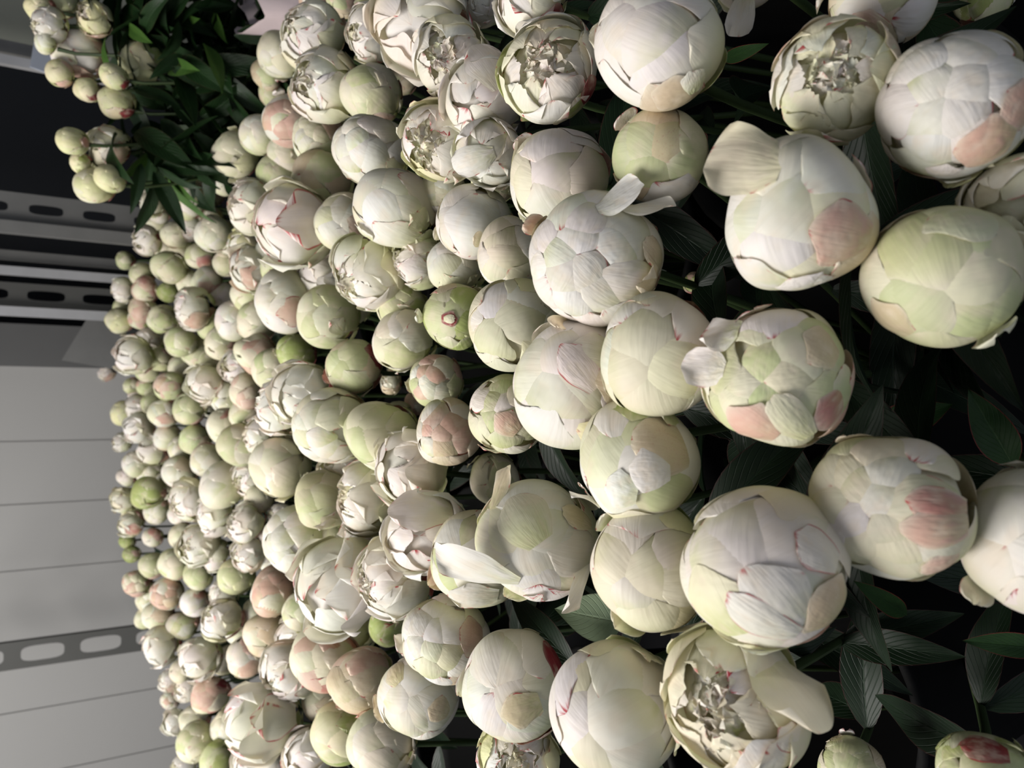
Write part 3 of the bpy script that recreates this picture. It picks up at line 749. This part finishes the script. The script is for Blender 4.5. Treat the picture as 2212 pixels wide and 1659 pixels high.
MID = [
    (765, 790, 62, 'b', 'gb', 'gbr'), (612, 880, 62, 'o', 'v', 'w'), (652, 850, 62, 'l', 'wv', 'wc'), (718, 920, 80, 'k', 'wc', 'pgw'),
    (828, 940, 74, 'b', 'cg', 'gbp'), (606, 1006, 62, 'b', 'wc', 'cg'), (702, 1078, 62, 'b', 'gy', 'gy'), (790, 1077, 72, 'o', 'v', 'wc'),
    (888, 1010, 74, 'l', 'wv', 'wg'), (645, 1165, 68, 'k', 'vw', 'wc'), (740, 1262, 94, 'l', 'vw', 'wv'), (848, 1250, 86, 'o', 'vw', 'wc'),
    (590, 1275, 50, 'b', 'wp', 'pb'), (655, 1320, 42, 'b', 'gc', 'g'), (700, 1423, 68, 'b', 'cp', 'pP'), (624, 1448, 63, 'o', 'v', 'wp'),
    (778, 1466, 68, 'b', 'pb', 'pbP'), (572, 1552, 82, 'l', 'vw', 'v'), (738, 1582, 64, 'b', 'gy', 'Gg'), (825, 1605, 72, 'b', 'cw', 'pb'),
    (668, 1625, 54, 'l', 'v', 'w'), (695, 1512, 40, 'b', 'cb', 'b'), (590, 1655, 36, 'b', 'vp', 'p'), (576, 1368, 46, 'b', 'cb', 'bg'),
    (425, 1605, 42, 'b', 'cg', 'gw'), (470, 1640, 36, 'b', 'Gg', 'G'), (400, 1655, 30, 'o', 'v', 'w'),
    (672, 75, 72, 'o', 'wv', 'wc'), (700, 190, 78, 'o', 'vw', 'wcb'), (800, 75, 62, 'o', 'vw', 'wg'), (805, 207, 61, 'b', 'gc', 'gGp'),
    (808, 328, 77, 'k', 'vw', 'wcp'), (850, 445, 86, 'b', 'vw', 'cw'), (742, 478, 61, 'b', 'wc', 'cp'), (790, 592, 78, 'o', 'wv', 'wc'),
    (697, 383, 57, 'b', 'gb', 'bg'), (645, 490, 84, 'l', 'vw', 'wc'), (545, 440, 58, 'o', 'wv', 'wg'), (598, 375, 42, 'b', 'g', 'g'),
    (622, 262, 53, 'b', 'wp', 'pw'), (690, 300, 55, 'k', 'wc', 'pg'), (562, 290, 43, 'b', 'cw', 'cg'), (587, 205, 28, 'b', 'gb', 'g'), (575, 160, 33, 'b', 'bg', 'gb'),
    (507, 335, 47, 'b', 'c', 'cy'), (618, 652, 65, 'b', 'vw', 'wp'), (542, 582, 44, 'l', 'wp', 'wP'), (705, 690, 64, 'b', 'cg', 'gw'), (755, 662, 42, 'o', 'w', 'w'),
    (640, 765, 38, 'b', 'G', 'Gg'), (886, 305, 28, 'b', 'gb', 'b'), (872, 172, 29, 'b', 'bc', 'b'), (680, 8, 36, 'b', 'vp', 'w'), (742, 2, 34, 'b', 'gp', 'b'),
    (868, 535, 32, 'o', 'w', 'w'), (855, 0, 45, 'b', 'gw', 'g'), (1500, 612, 24, 'b', 'Gp', 'P'), (900, 870, 24, 'b', 'wp', 'p'), (845, 825, 24, 'o', 'wb', 'b'),
    (865, 900, 30, 'b', 'g', 'g'), (838, 1350, 40, 'b', 'G', 'G'),
    # middle and far rows
    (418, 366, 33, 'b', 'cg', 'gG'), (405, 432, 40, 'b', 'wg', 'gw'), (328, 442, 27, 'o', 'w', 'w'), (318, 521, 34, 'o', 'v', 'w'), (272, 563, 20, 'b', 'gc', 'g'),
    (308, 592, 25, 'b', 'g', 'g'), (266, 628, 28, 'o', 'v', 'w'), (314, 624, 26, 'b', 'cp', 'Pp'), (367, 575, 34, 'b', 'g', 'gP'), (383, 508, 27, 'b', 'c', 'cp'),
    (393, 548, 23, 'b', 'c', 'bg'), (434, 553, 28, 'b', 'cg', 'Pp'), (463, 505, 38, 'b', 'cw', 'cp'), (447, 608, 31, 'b', 'cw', 'pP'), (490, 568, 28, 'b', 'cg', 'c'),
    (537, 530, 34, 'l', 'wy', 'wy'), (418, 668, 42, 'o', 'v', 'wp'), (308, 669, 26, 'b', 'pb', 'pb'), (350, 690, 29, 'b', 'cg', 'gp'), (257, 694, 25, 'b', 'cy', 'gy'),
    (299, 690, 21, 'b', 'cp', 'pb'), (290, 768, 35, 'l', 'v', 'wy'), (342, 776, 25, 'k', 'yg', 'pg'), (394, 737, 34, 'b', 'cg', 'gc'), (508, 690, 39, 'b', 'vw', 'Pg'),
    (480, 738, 34, 'b', 'cg', 'p'), (553, 762, 40, 'b', 'cp', 'Pp'), (463, 783, 30, 'b', 'g', 'gP'), (447, 828, 37, 'l', 'w', 'wp'), (535, 845, 38, 'b', 'cp', 'P'),
    (288, 834, 20, 'k', 'cg', 'p'), (317, 834, 20, 'b', 'gp', 'P'), (367, 834, 31, 'b', 'gp', 'pg'), (411, 882, 35, 'b', 'g', 'gp'), (266, 893, 25, 'b', 'cy', 'g'),
    (357, 893, 30, 'b', 'wc', 'p'), (463, 882, 22, 'o', 'w', 'w'), (488, 920, 39, 'b', 'cw', 'Pc'), (522, 962, 42, 'b', 'gc', 'cg'), (302, 928, 29, 'l', 'v', 'wc'),
    (422, 950, 32, 'b', 'g', 'gb'), (360, 945, 28, 'b', 'wv', 'b'), (293, 1000, 27, 'b', 'wv', 'w'), (272, 1030, 20, 'b', 'v', 'w'), (262, 956, 20, 'o', 'v', 'w'),
    (330, 972, 29, 'l', 'vw', 'w'), (320, 1066, 33, 'b', 'G', 'gG'), (266, 1080, 25, 'l', 'cw', 'y'), (395, 972, 30, 'b', 'wc', 'cp'), (385, 1020, 35, 'b', 'w', 'wb'),
    (450, 997, 35, 'b', 'wc', 'P'), (480, 1048, 44, 'b', 'w', 'wc'), (408, 1084, 45, 'o', 'wv', 'wc'), (474, 1112, 38, 'l', 'v', 'wg'), (284, 1133, 25, 'l', 'wc', 'P'),
    (275, 1168, 17, 'b', 'G', 'G'), (283, 1197, 17, 'b', 'G', 'Pp'), (393, 1157, 27, 'b', 'c', 'P'), (430, 1180, 43, 'o', 'w', 'w'), (530, 1128, 40, 'o', 'vw', 'w'),
    (467, 1200, 34, 'o', 'vw', 'w'), (537, 1200, 37, 'o', 'v', 'wb'), (331, 1221, 28, 'b', 'g', 'gp'), (380, 1217, 31, 'b', 'cg', 'gp'), (297, 1258, 27, 'k', 'cp', 'gP'),
    (364, 1282, 33, 'k', 'wp', 'bw'), (342, 1330, 31, 'b', 'wc', 'b'), (423, 1301, 30, 'b', 'wv', 'P'), (429, 1243, 30, 'b', 'gc', 'g'), (478, 1337, 46, 'o', 'v', 'wc'),
    (510, 1245, 36, 'b', 'gy', 'g'), (315, 1335, 23, 'b', 'cg', 'b'), (393, 1352, 31, 'b', 'gw', 'g'), (347, 1398, 39, 'l', 'v', 'w'), (430, 1420, 47, 'l', 'vw', 'w'),
    (534, 1418, 41, 'b', 'cw', 'pb'), (519, 1362, 31, 'b', 'wc', 'b'), (455, 1500, 39, 'b', 'cp', 'Pr'), (367, 1470, 25, 'o', 'v', 'wp'), (368, 1512, 20, 'k', 'wp', 'p'),
    (345, 460, 22, 'b', 'w', 'w'), (455, 470, 26, 'o', 'w', 'w'), (335, 480, 20, 'b', 'c', 'c'), (365, 630, 22, 'b', 'G', 'G'), (560, 1075, 30, 'b', 'c', 'g'),
    (605, 1110, 24, 'o', 'v', 'w'), (590, 1215, 26, 'b', 'w', 'y'), (480, 640, 26, 'b', 'v', 'w'), (590, 540, 32, 'b', 'w', 'g'), (330, 870, 22, 'b', 'g', 'g'),
    (390, 1110, 26, 'b', 'v', 'w'), (330, 1160, 20, 'b', 'w', 'P'), (585, 1160, 26, 'b', 'w', 'w'), (395, 1450, 26, 'b', 'c', 'g'), (380, 1560, 26, 'l', 'wv', 'w'),
    (555, 1320, 26, 'b', 'w', 'w'), (410, 610, 26, 'b', 'c', 'g'), (500, 520, 30, 'o', 'w', 'w'),
]
for e in NEAR:
    peony(*e[:6], **e[6])
for e in MID:
    peony(*e)

# heads set slightly lower that close the gaps between the others
EDGE_Y = [380, 450, 520, 560, 620, 700, 800, 960, 1100, 1170, 1250, 1340, 1400, 1480, 1560, 1659]
EDGE_X = [470, 325, 300, 275, 262, 262, 275, 268, 275, 290, 305, 325, 345, 375, 410, 415]
DONE = [(e[0], e[1], e[2]) for e in NEAR + MID]
fr = np.random.default_rng(77)
nfill = 0
GAPS = [(690, 750, 75), (850, 860, 50), (765, 720, 45), (320, 1165, 48), (500, 1490, 60), (290, 905, 24), (880, 230, 45), (820, 1390, 65), (590, 725, 40), (850, 1000, 0), (900, 380, 0), (700, 1500, 0), (600, 1100, 30)]
for _ in range(6000):
    fx = 260 + 640 * fr.random() ** 1.2; fy = fr.uniform(20, 1650)
    lim = float(np.interp(fy, EDGE_Y, EDGE_X)) if fy >= 380 else 470 + (380 - fy) * 0.45
    r0 = float(np.interp(fx, RX, RR)) * 0.95
    if fx < lim + 8 or nfill >= 44 or any(math.hypot(fx - a, fy - b) < c_ for a, b, c_ in GAPS):
        continue
    if all(math.hypot(fx - a, fy - b) > 0.74 * c_ + 0.50 * r0 for a, b, c_ in DONE):
        DONE.append((fx, fy, r0)); nfill += 1
        st, pl, gd = [('b', 'cg', 'gc'), ('b', 'wc', 'cw'), ('k', 'wc', 'gp'), ('o', 'wv', 'w'), ('b', 'gc', 'bg'), ('l', 'v', 'w')][nfill % 6]
        peony(round(fx), round(fy), round(r0), st, pl, gd, dz=1.05)
print('fill', nfill, 'total', COUNT[0])

# the second, taller bunch against the dark shelving
BACK = [
    (205, 38, 40, 'o', 'y', 'gp', 'yellowish peony bud nearest the top edge in the background bunch'), (168, 112, 58, 'b', 'v', 'wp', 'big blush-white bud in the background bunch'),
    (108, 55, 38, 'o', 'v', 'w', 'white bud left of the blush-white one in the background bunch'), (88, 18, 30, 'b', 'y', 'g', 'yellow-green bud at the top left of the background bunch'),
    (135, 5, 32, 'b', 'y', 'g', 'yellow-green bud cut by the top edge in the background bunch'), (100, 92, 24, 'b', 'w', 'w', 'small white bud beside the blue-white card'),
    (128, 158, 27, 'b', 'y', 'Gp', 'green bud with red flush below the blush-white one'), (190, 194, 27, 'b', 'y', 'gr', 'yellow-green bud with a dark red spot in the background bunch'),
    (245, 165, 27, 'b', 'y', 'g', 'yellow-green bud between the ragged flower and the round bud'), (252, 221, 34, 'b', 'y', 'gb', 'round yellow-green bud lowest of the upper background cluster'),
    (304, 135, 48, 'l', 'y', 'Gr', 'ragged lime green flower hanging against dark leaves'), (157, 305, 30, 'b', 'y', 'g', 'lime bud topmost of the lower background cluster'),
    (174, 352, 22, 'b', 'y', 'G', 'small lime bud in the lower background cluster'), (235, 322, 42, 'l', 'cw', 'yp', 'open-cupped cream flower in the lower background cluster'),
    (238, 386, 30, 'b', 'y', 'g', 'lime bud right of the round cream one in the lower cluster'), (203, 402, 38, 'b', 'cy', 'y', 'round cream bud lowest in the lower background cluster'),
]
for i, (x, y, r, st, pl, gd, lb) in enumerate(BACK):
    zz = 1.42 + 0.04 * math.sin(i * 2.1)
    b = BUCKETS[-2] if y < 240 else BUCKETS[-1]
    f = np.array((b[0] + 0.05 * math.cos(i), b[1] + 0.05 * math.sin(i), TZ + 0.012))
    root = peony(x, y, r, st, pl, gd, label=lb, seed=5000 + i, z=zz, foot=f, leaves=0, group='taller peonies behind the main mass')
    rr = np.random.default_rng(900 + i)
    head = at(x, y, zz) - f
    for k in range(20):
        q_ = rr.uniform(0.08, 0.55)
        pp = head * (1 - q_) + np.array((0, 0, 0)) * q_; pp[:2] = head[:2] * (1 - q_)
        az = rr.uniform(0, 6.28)
        dv = np.array((math.cos(az), math.sin(az), rr.uniform(-1.0, 0.5)))
        add_leaf(root, np.zeros(3), pp, dv, LEAVES2[k % 2] if rr.random() < .2 else LEAVESB[int(rr.integers(5))], rr.uniform(0.9, 1.5))


# ------------------------------------------------------------------ buckets, platform and room
def box_mesh(name, x0, x1, y0, y1, z0, z1, m, bev=0.0):
    me = bpy.data.meshes.new(name)
    v = [(x, y, z) for z in (z0, z1) for y in (y0, y1) for x in (x0, x1)]
    f = [(0, 2, 3, 1), (4, 5, 7, 6), (0, 1, 5, 4), (2, 6, 7, 3), (0, 4, 6, 2), (1, 3, 7, 5)]
    me.from_pydata(v, [], f); me.materials.append(m)
    return me


def obj(name, me, parent=None, loc=(0, 0, 0), **props):
    o = bpy.data.objects.new(name, me); o.location = loc
    for k, v in props.items():
        o[k] = v
    return link(o, parent)


def lathe(name, prof, m, ns=32):
    mb = MB()
    an = np.linspace(0, 2 * math.pi, ns + 1)
    P = np.array([[(r_ * math.cos(a), r_ * math.sin(a), z_) for a in an] for r_, z_ in prof])
    U = np.linspace(0, 1, ns + 1)[None, :].repeat(len(prof), 0); V = np.linspace(0, 1, len(prof))[:, None].repeat(ns + 1, 1)
    mb.grid(P, ns + 1, len(prof), U, V)
    return mb.mesh(name, m)


BK = lathe('bucket', [(0.0, 0.0), (0.105, 0.0), (0.11, 0.01), (0.14, 0.29), (0.15, 0.295), (0.152, 0.305), (0.146, 0.307), (0.135, 0.29), (0.104, 0.012), (0.0, 0.010)], M_BUCKET)
for i, (x, y) in enumerate(BUCKETS):
    obj('flower_bucket', BK, loc=(x, y, TZ), label='black plastic flower bucket hidden beneath the peonies', category='bucket', group='black buckets under the peonies')
obj('display_platform', box_mesh('display_platform', -1.9, 1.3, -0.1, 2.9, 0, TZ, M_TABLE), label='black platform carrying the flower buckets', category='platform')

YW = 3.35
RX1 = 2.2; RX0 = -2.4


def structure(name, me, loc=(0, 0, 0)):
    return obj(name, me, loc=loc, kind='structure')


structure('floor', box_mesh('floor', RX0, RX1, -1.5, YW + 1.2, -0.1, 0, M_FLOOR))
structure('ceiling', box_mesh('ceiling', RX0, RX1, -1.5, YW + 1.2, 2.95, 3.05, M_CEIL))


def xw(py, z):
    return at(0, py, z)[0]


def at_Y(px, py, Y):
    d = ray(px, py)
    return CAM + d * (Y / d[1])


# back wall of ribbed grey panels with recessed seams
edge_x = at_Y(60, 775, YW)[0]
seams = [at_Y(40, p, YW)[0] for p in (1680, 1537, 1385, 1232, 1089, 953)]
seams = [s for s in seams if s < edge_x]
mbw = []
xs = [RX0] + [seams[0] - 0.30 * k for k in (3, 2, 1)] + seams + [edge_x]
xs = sorted(x for x in xs if x >= RX0)
vv = []; ff = []


def addbox(x0, x1, y0, y1, z0, z1, vv, ff):
    b = len(vv)
    vv += [(x, y, z) for z in (z0, z1) for y in (y0, y1) for x in (x0, x1)]
    ff += [tuple(b + k for k in f) for f in [(0, 2, 3, 1), (4, 5, 7, 6), (0, 1, 5, 4), (2, 6, 7, 3), (0, 4, 6, 2), (1, 3, 7, 5)]]


addbox(RX0, edge_x, YW + 0.006, YW + 0.1, 0, 2.95, vv, ff)
for a, b in zip(xs[:-1], xs[1:]):
    addbox(a + 0.0025, b - 0.0025, YW, YW + 0.008, 0, 2.95, vv, ff)
me = bpy.data.meshes.new('wall_back'); me.from_pydata(vv, [], ff); me.materials.append(M_WALL)
structure('wall_back', me)
structure('wall_left', box_mesh('wall_left', RX0 - 0.1, RX0, -1.5, YW + 1.2, 0, 2.95, M_WALL))
structure('wall_right', box_mesh('wall_right', RX1, RX1 + 0.1, -1.5, YW + 1.2, 0, 2.95, M_DARK))
structure('wall_recess', box_mesh('wall_recess', edge_x - 0.1, RX1, YW + 0.9, YW + 1.0, 0, 2.95, M_DARK))


def slotted(name, px0, py0, width, Y, pitch, slot_l, slot_w, m, z0, z1, zoff, flange=0.02, label='', round_low=False, lean=0.0, cat='post'):
    """an upright with a row of long slots; its centre line passes the photo point (px0, py0) at distance Y"""
    c = at_Y(px0, py0, Y)
    vv = []; ff = []
    t = 0.003

    def quad(*p):
        b = len(vv); vv.extend(p); ff.append(tuple(range(b, b + len(p))))
    k0 = int(math.floor((z0 - c[2]) / pitch)); k1 = int(math.ceil((z1 - c[2]) / pitch))
    for k in range(k0, k1):
        zc = c[2] + zoff + k * pitch
        lo, hi = zc - pitch / 2, zc + pitch / 2
        nS = 20
        inner = []; outer = []
        for i in range(nS):
            a = 2 * math.pi * i / nS + math.pi / 4
            cx_, cz_ = math.cos(a), math.sin(a)
            pw = 0.55
            x = math.copysign(abs(cx_) ** pw, cx_) * slot_w / 2; zz = math.copysign(abs(cz_) ** pw, cz_) * slot_l / 2
            sc = 1.0 / max(abs(cx_), abs(cz_))
            inner.append((x, zz)); outer.append((cx_ * sc * width / 2, cz_ * sc * pitch / 2))
        for i in range(nS):
            j = (i + 1) % nS
            for y in (0, t):
                A, B, Cc, D_ = outer[i], outer[j], inner[j], inner[i]
                pts = [(c[0] + q_[0] + lean * (zc + q_[1] - c[2]), Y + y, zc + q_[1]) for q_ in (A, B, Cc, D_)]
                quad(*(pts if y == 0 else pts[::-1]))
            A, B = inner[i], inner[j]
            quad((c[0] + A[0], Y, zc + A[1]), (c[0] + B[0], Y, zc + B[1]), (c[0] + B[0], Y + t, zc + B[1]), (c[0] + A[0], Y + t, zc + A[1]))
    lo = c[2] + zoff + (k0 - .5) * pitch; hi = c[2] + zoff + (k1 - .5) * pitch
    for sx in (-1, 1):
        x = c[0] + sx * width / 2
        addbox(min(x, x - sx * 0.003), max(x, x - sx * 0.003), Y + t, Y + flange, lo, hi, vv, ff)
    me = bpy.data.meshes.new(name); me.from_pydata(vv, [], ff); me.materials.append(m)
    return obj(name, me, label=label, category=cat, group='slotted steel uprights')


slotted('slotted_post', 115, 1405, 0.092, 2.95, 0.172, 0.125, 0.052, M_POSTD, 0.0, 1.75, 0.03, label='dark grey slotted upright in front of the pale wall panels')
slotted('slotted_post', 100, 455, 0.085, 2.55, 0.135, 0.085, 0.028, M_POST, 0.0, 1.75, 0.0, label='grey slotted upright nearest the background peonies')
slotted('slotted_post', 100, 640, 0.075, 2.85, 0.155, 0.105, 0.032, M_POSTD, 0.0, 1.75, 0.0, label='dark slotted upright between two bright rails')


def rail(name, px, py, w, Y, d, m, label, z1=2.2):
    c = at_Y(px, py, Y)
    return obj(name, box_mesh(name, c[0] - w / 2, c[0] + w / 2, Y, Y + d, 0, z1, m), label=label, category='rail')


rail('rail', 100, 497, 0.035, 2.52, 0.03, M_POST, 'grey flat rail along the slotted upright')
rail('rail', 100, 557, 0.030, 2.85, 0.03, M_POST, 'thin bluish rail in the dark shelving')
rail('rail', 100, 590, 0.028, 2.80, 0.02, M_RAIL, 'bright aluminium rail in the dark shelving')
rail('rail', 100, 676, 0.030, 2.80, 0.02, M_RAIL, 'bright aluminium rail nearest the grey wall')
rail('rail', 40, 105, 0.030, 2.20, 0.02, M_POST, 'grey rail at the top left corner')
rail('rail', 40, 133, 0.022, 2.15, 0.02, M_RAIL, 'light rail beneath the corner board')
c = at_Y(20, 40, 2.3)
obj('board', box_mesh('board', c[0] - 0.075, c[0] + 0.3, 2.3, 2.33, 0, 2.3, M_OLIVE), label='olive grey board in the top left corner', category='board')

# left strip of the recess: darker grey side face beside the pale wall
c = at_Y(60, 735, YW)
obj('side_panel', box_mesh('side_panel', c[0] - 0.10, c[0] + 0.06, YW - 0.02, YW + 0.9, 0, 2.95, plain('dark_grey_panel', (0.10, 0.10, 0.10), 0.6)), label='grey side panel at the end of the pale wall', category='panel')
# card on the shelf by the background bunch
p = at(100, 128, 1.0); p = at_Y(100, 128, 2.146)
me = box_mesh('card', -0.035, 0.035, 0, 0.002, -0.03, 0.03, M_CARD)
o = obj('price_card', me, loc=tuple(p), label='small pale blue card behind the background buds', category='card'); o.rotation_euler = (0.2, 0.1, 0.2)
# pink paper wrap behind the leaves
mb = MB()
nu, nv = 24, 16
U = np.linspace(0, 1, nu)[None, :].repeat(nv, 0); V = np.linspace(0, 1, nv)[:, None].repeat(nu, 1)
c0 = at(640, -20, 1.30)
A = 1.6 + 3.0 * U
Rr = 0.05 + 0.07 * V + 0.008 * np.sin(A * 9) * V
P = np.stack([c0[0] + 0.08 + Rr * np.cos(A), c0[1] + 0.10 + Rr * np.sin(A), c0[2] - 0.40 + 0.46 * V + 0.02 * np.sin(A * 5)], -1)
mb.grid(P, nu, nv, U, V)
o = obj('wrapping_paper', mb.mesh('wrapping_paper', M_PAPER), label='pale pink wrapping paper behind dark leaves at the top edge', category='paper')

# pale blossoms far behind, by the wall
for i, (x, y, r) in enumerate(((228, 735, 24), (205, 762, 23), (228, 800, 22), (205, 715, 18), (240, 765, 22))):
    peony(x, y, r, 'o', 'v', 'p', z=2.95, seed=7000 + i, foot=np.array((-0.02 + 0.03 * i, 2.86, TZ + .012)), leaves=1,
          label=['dim pale blossom behind the far row', 'dim pale blossom nearest the bright rail end', 'lowest dim pale blossom against the grey wall', 'dim pale blossom beside the bright rail', 'dim pale blossom touching the far row'][i],
          group='pale blossoms behind the far row')

ROOTS = [o for o in C.objects if o.type == 'EMPTY']


def seen_leaf(a, b, me, root, wide=1.0, roll=0.0):
    """a leaf whose base and tip stand at two points given as (photo x, photo y, distance)"""
    pa, pb = at(*a), at(*b)
    d = pb - pa; L_ = np.linalg.norm(d); d = d / L_
    tocam = CAM - pa; x = np.cross(d, tocam); x /= np.linalg.norm(x); z = np.cross(x, d)
    x, z = x * math.cos(roll) + z * math.sin(roll), z * math.cos(roll) - x * math.sin(roll)
    o = bpy.data.objects.new('leaf', me)
    Mx = m4(np.stack([x * wide, d, z * wide], 1), pa - np.array(root.location), L_ / 0.105)
    o.matrix_basis = Mx
    return link(o, root)


def root_by(label_start):
    return [o for o in ROOTS if o['label'].startswith(label_start)][0]


PALE = leaf_mesh(41, 0.105, 0.062, M_LEAF3, 0.7)
GREENR = leaf_mesh(42, 0.105, 0.045, leaf_material('red_margined_leaf', (0.010, 0.030, 0.008), (0.02, 0.055, 0.012), (0.16, 0.02, 0.02), 0.55), 0.4)
o = seen_leaf((1345, 1345, .56), (1212, 1318, .545), PALE, root_by('pale bud with yellow-green upper'), 1.25); o['label'] = 'curled grey-green leaf'
seen_leaf((1900, 930, .50), (2040, 880, .46), GREENR, root_by('rounded knobbly cream'), 1.3)
seen_leaf((2190, 1010, .50), (2095, 845, .50), GREENR, root_by('big white bud with crimson'), 1.1)
seen_leaf((2260, 1400, .46), (2090, 1385, .46), GREENR, root_by('big white bud with crimson'), 0.8)
seen_leaf((2240, 1260, .52), (2015, 1245, .50), LEAVES[0], root_by('big white bud with crimson'), 1.2)
seen_leaf((1560, 560, .62), (1405, 470, .60), LEAVES[1], root_by('white cobbled'), 1.2)
seen_leaf((1960, 1330, .50), (1860, 1265, .46), GREENR, root_by('rounded knobbly cream'), 0.5)
seen_leaf((1560, 130, .55), (1650, 98, .50), GREENR, root_by('big white peony bud with'), 0.5)
backroots = [o for o in ROOTS if o.get('group', '').startswith('taller')]
lr = np.random.default_rng(5)
k = 0
while k < 110:
    x_, y_ = lr.uniform(250, 620), lr.uniform(-30, 400)
    if x_ + 0.75 * y_ > 640 or x_ < 210 + 0.2 * y_:
        continue
    z_ = lr.uniform(1.36, 1.75); an = lr.normal() * 1.0 + (0.9 if y_ > 60 else 0.4)
    Lp = lr.uniform(80, 150)
    seen_leaf((x_, y_, z_), (x_ + Lp * math.cos(an), y_ + Lp * math.sin(an), z_ + lr.uniform(-.06, .06)), LEAVES2[k % 2] if lr.random() < .07 else LEAVESB[k % 5], backroots[k % len(backroots)], 1.0, lr.uniform(-1, 1))
    k += 1
# tilted grey board beyond the far row
c4 = [at_Y(px_, py_, 3.12) for px_, py_ in ((133, 778), (188, 688), (262, 692), (262, 800))]
me = bpy.data.meshes.new('tilted_board')
me.from_pydata([tuple(p_) for p_ in c4] + [tuple(p_ + np.array((0, .015, 0))) for p_ in c4], [], [(0, 1, 2, 3), (7, 6, 5, 4), (0, 4, 5, 1), (1, 5, 6, 2), (2, 6, 7, 3), (3, 7, 4, 0)])
me.materials.append(M_POST)
obj('tilted_board', me, label='grey board with slanting edge behind the dim blossoms', category='board')
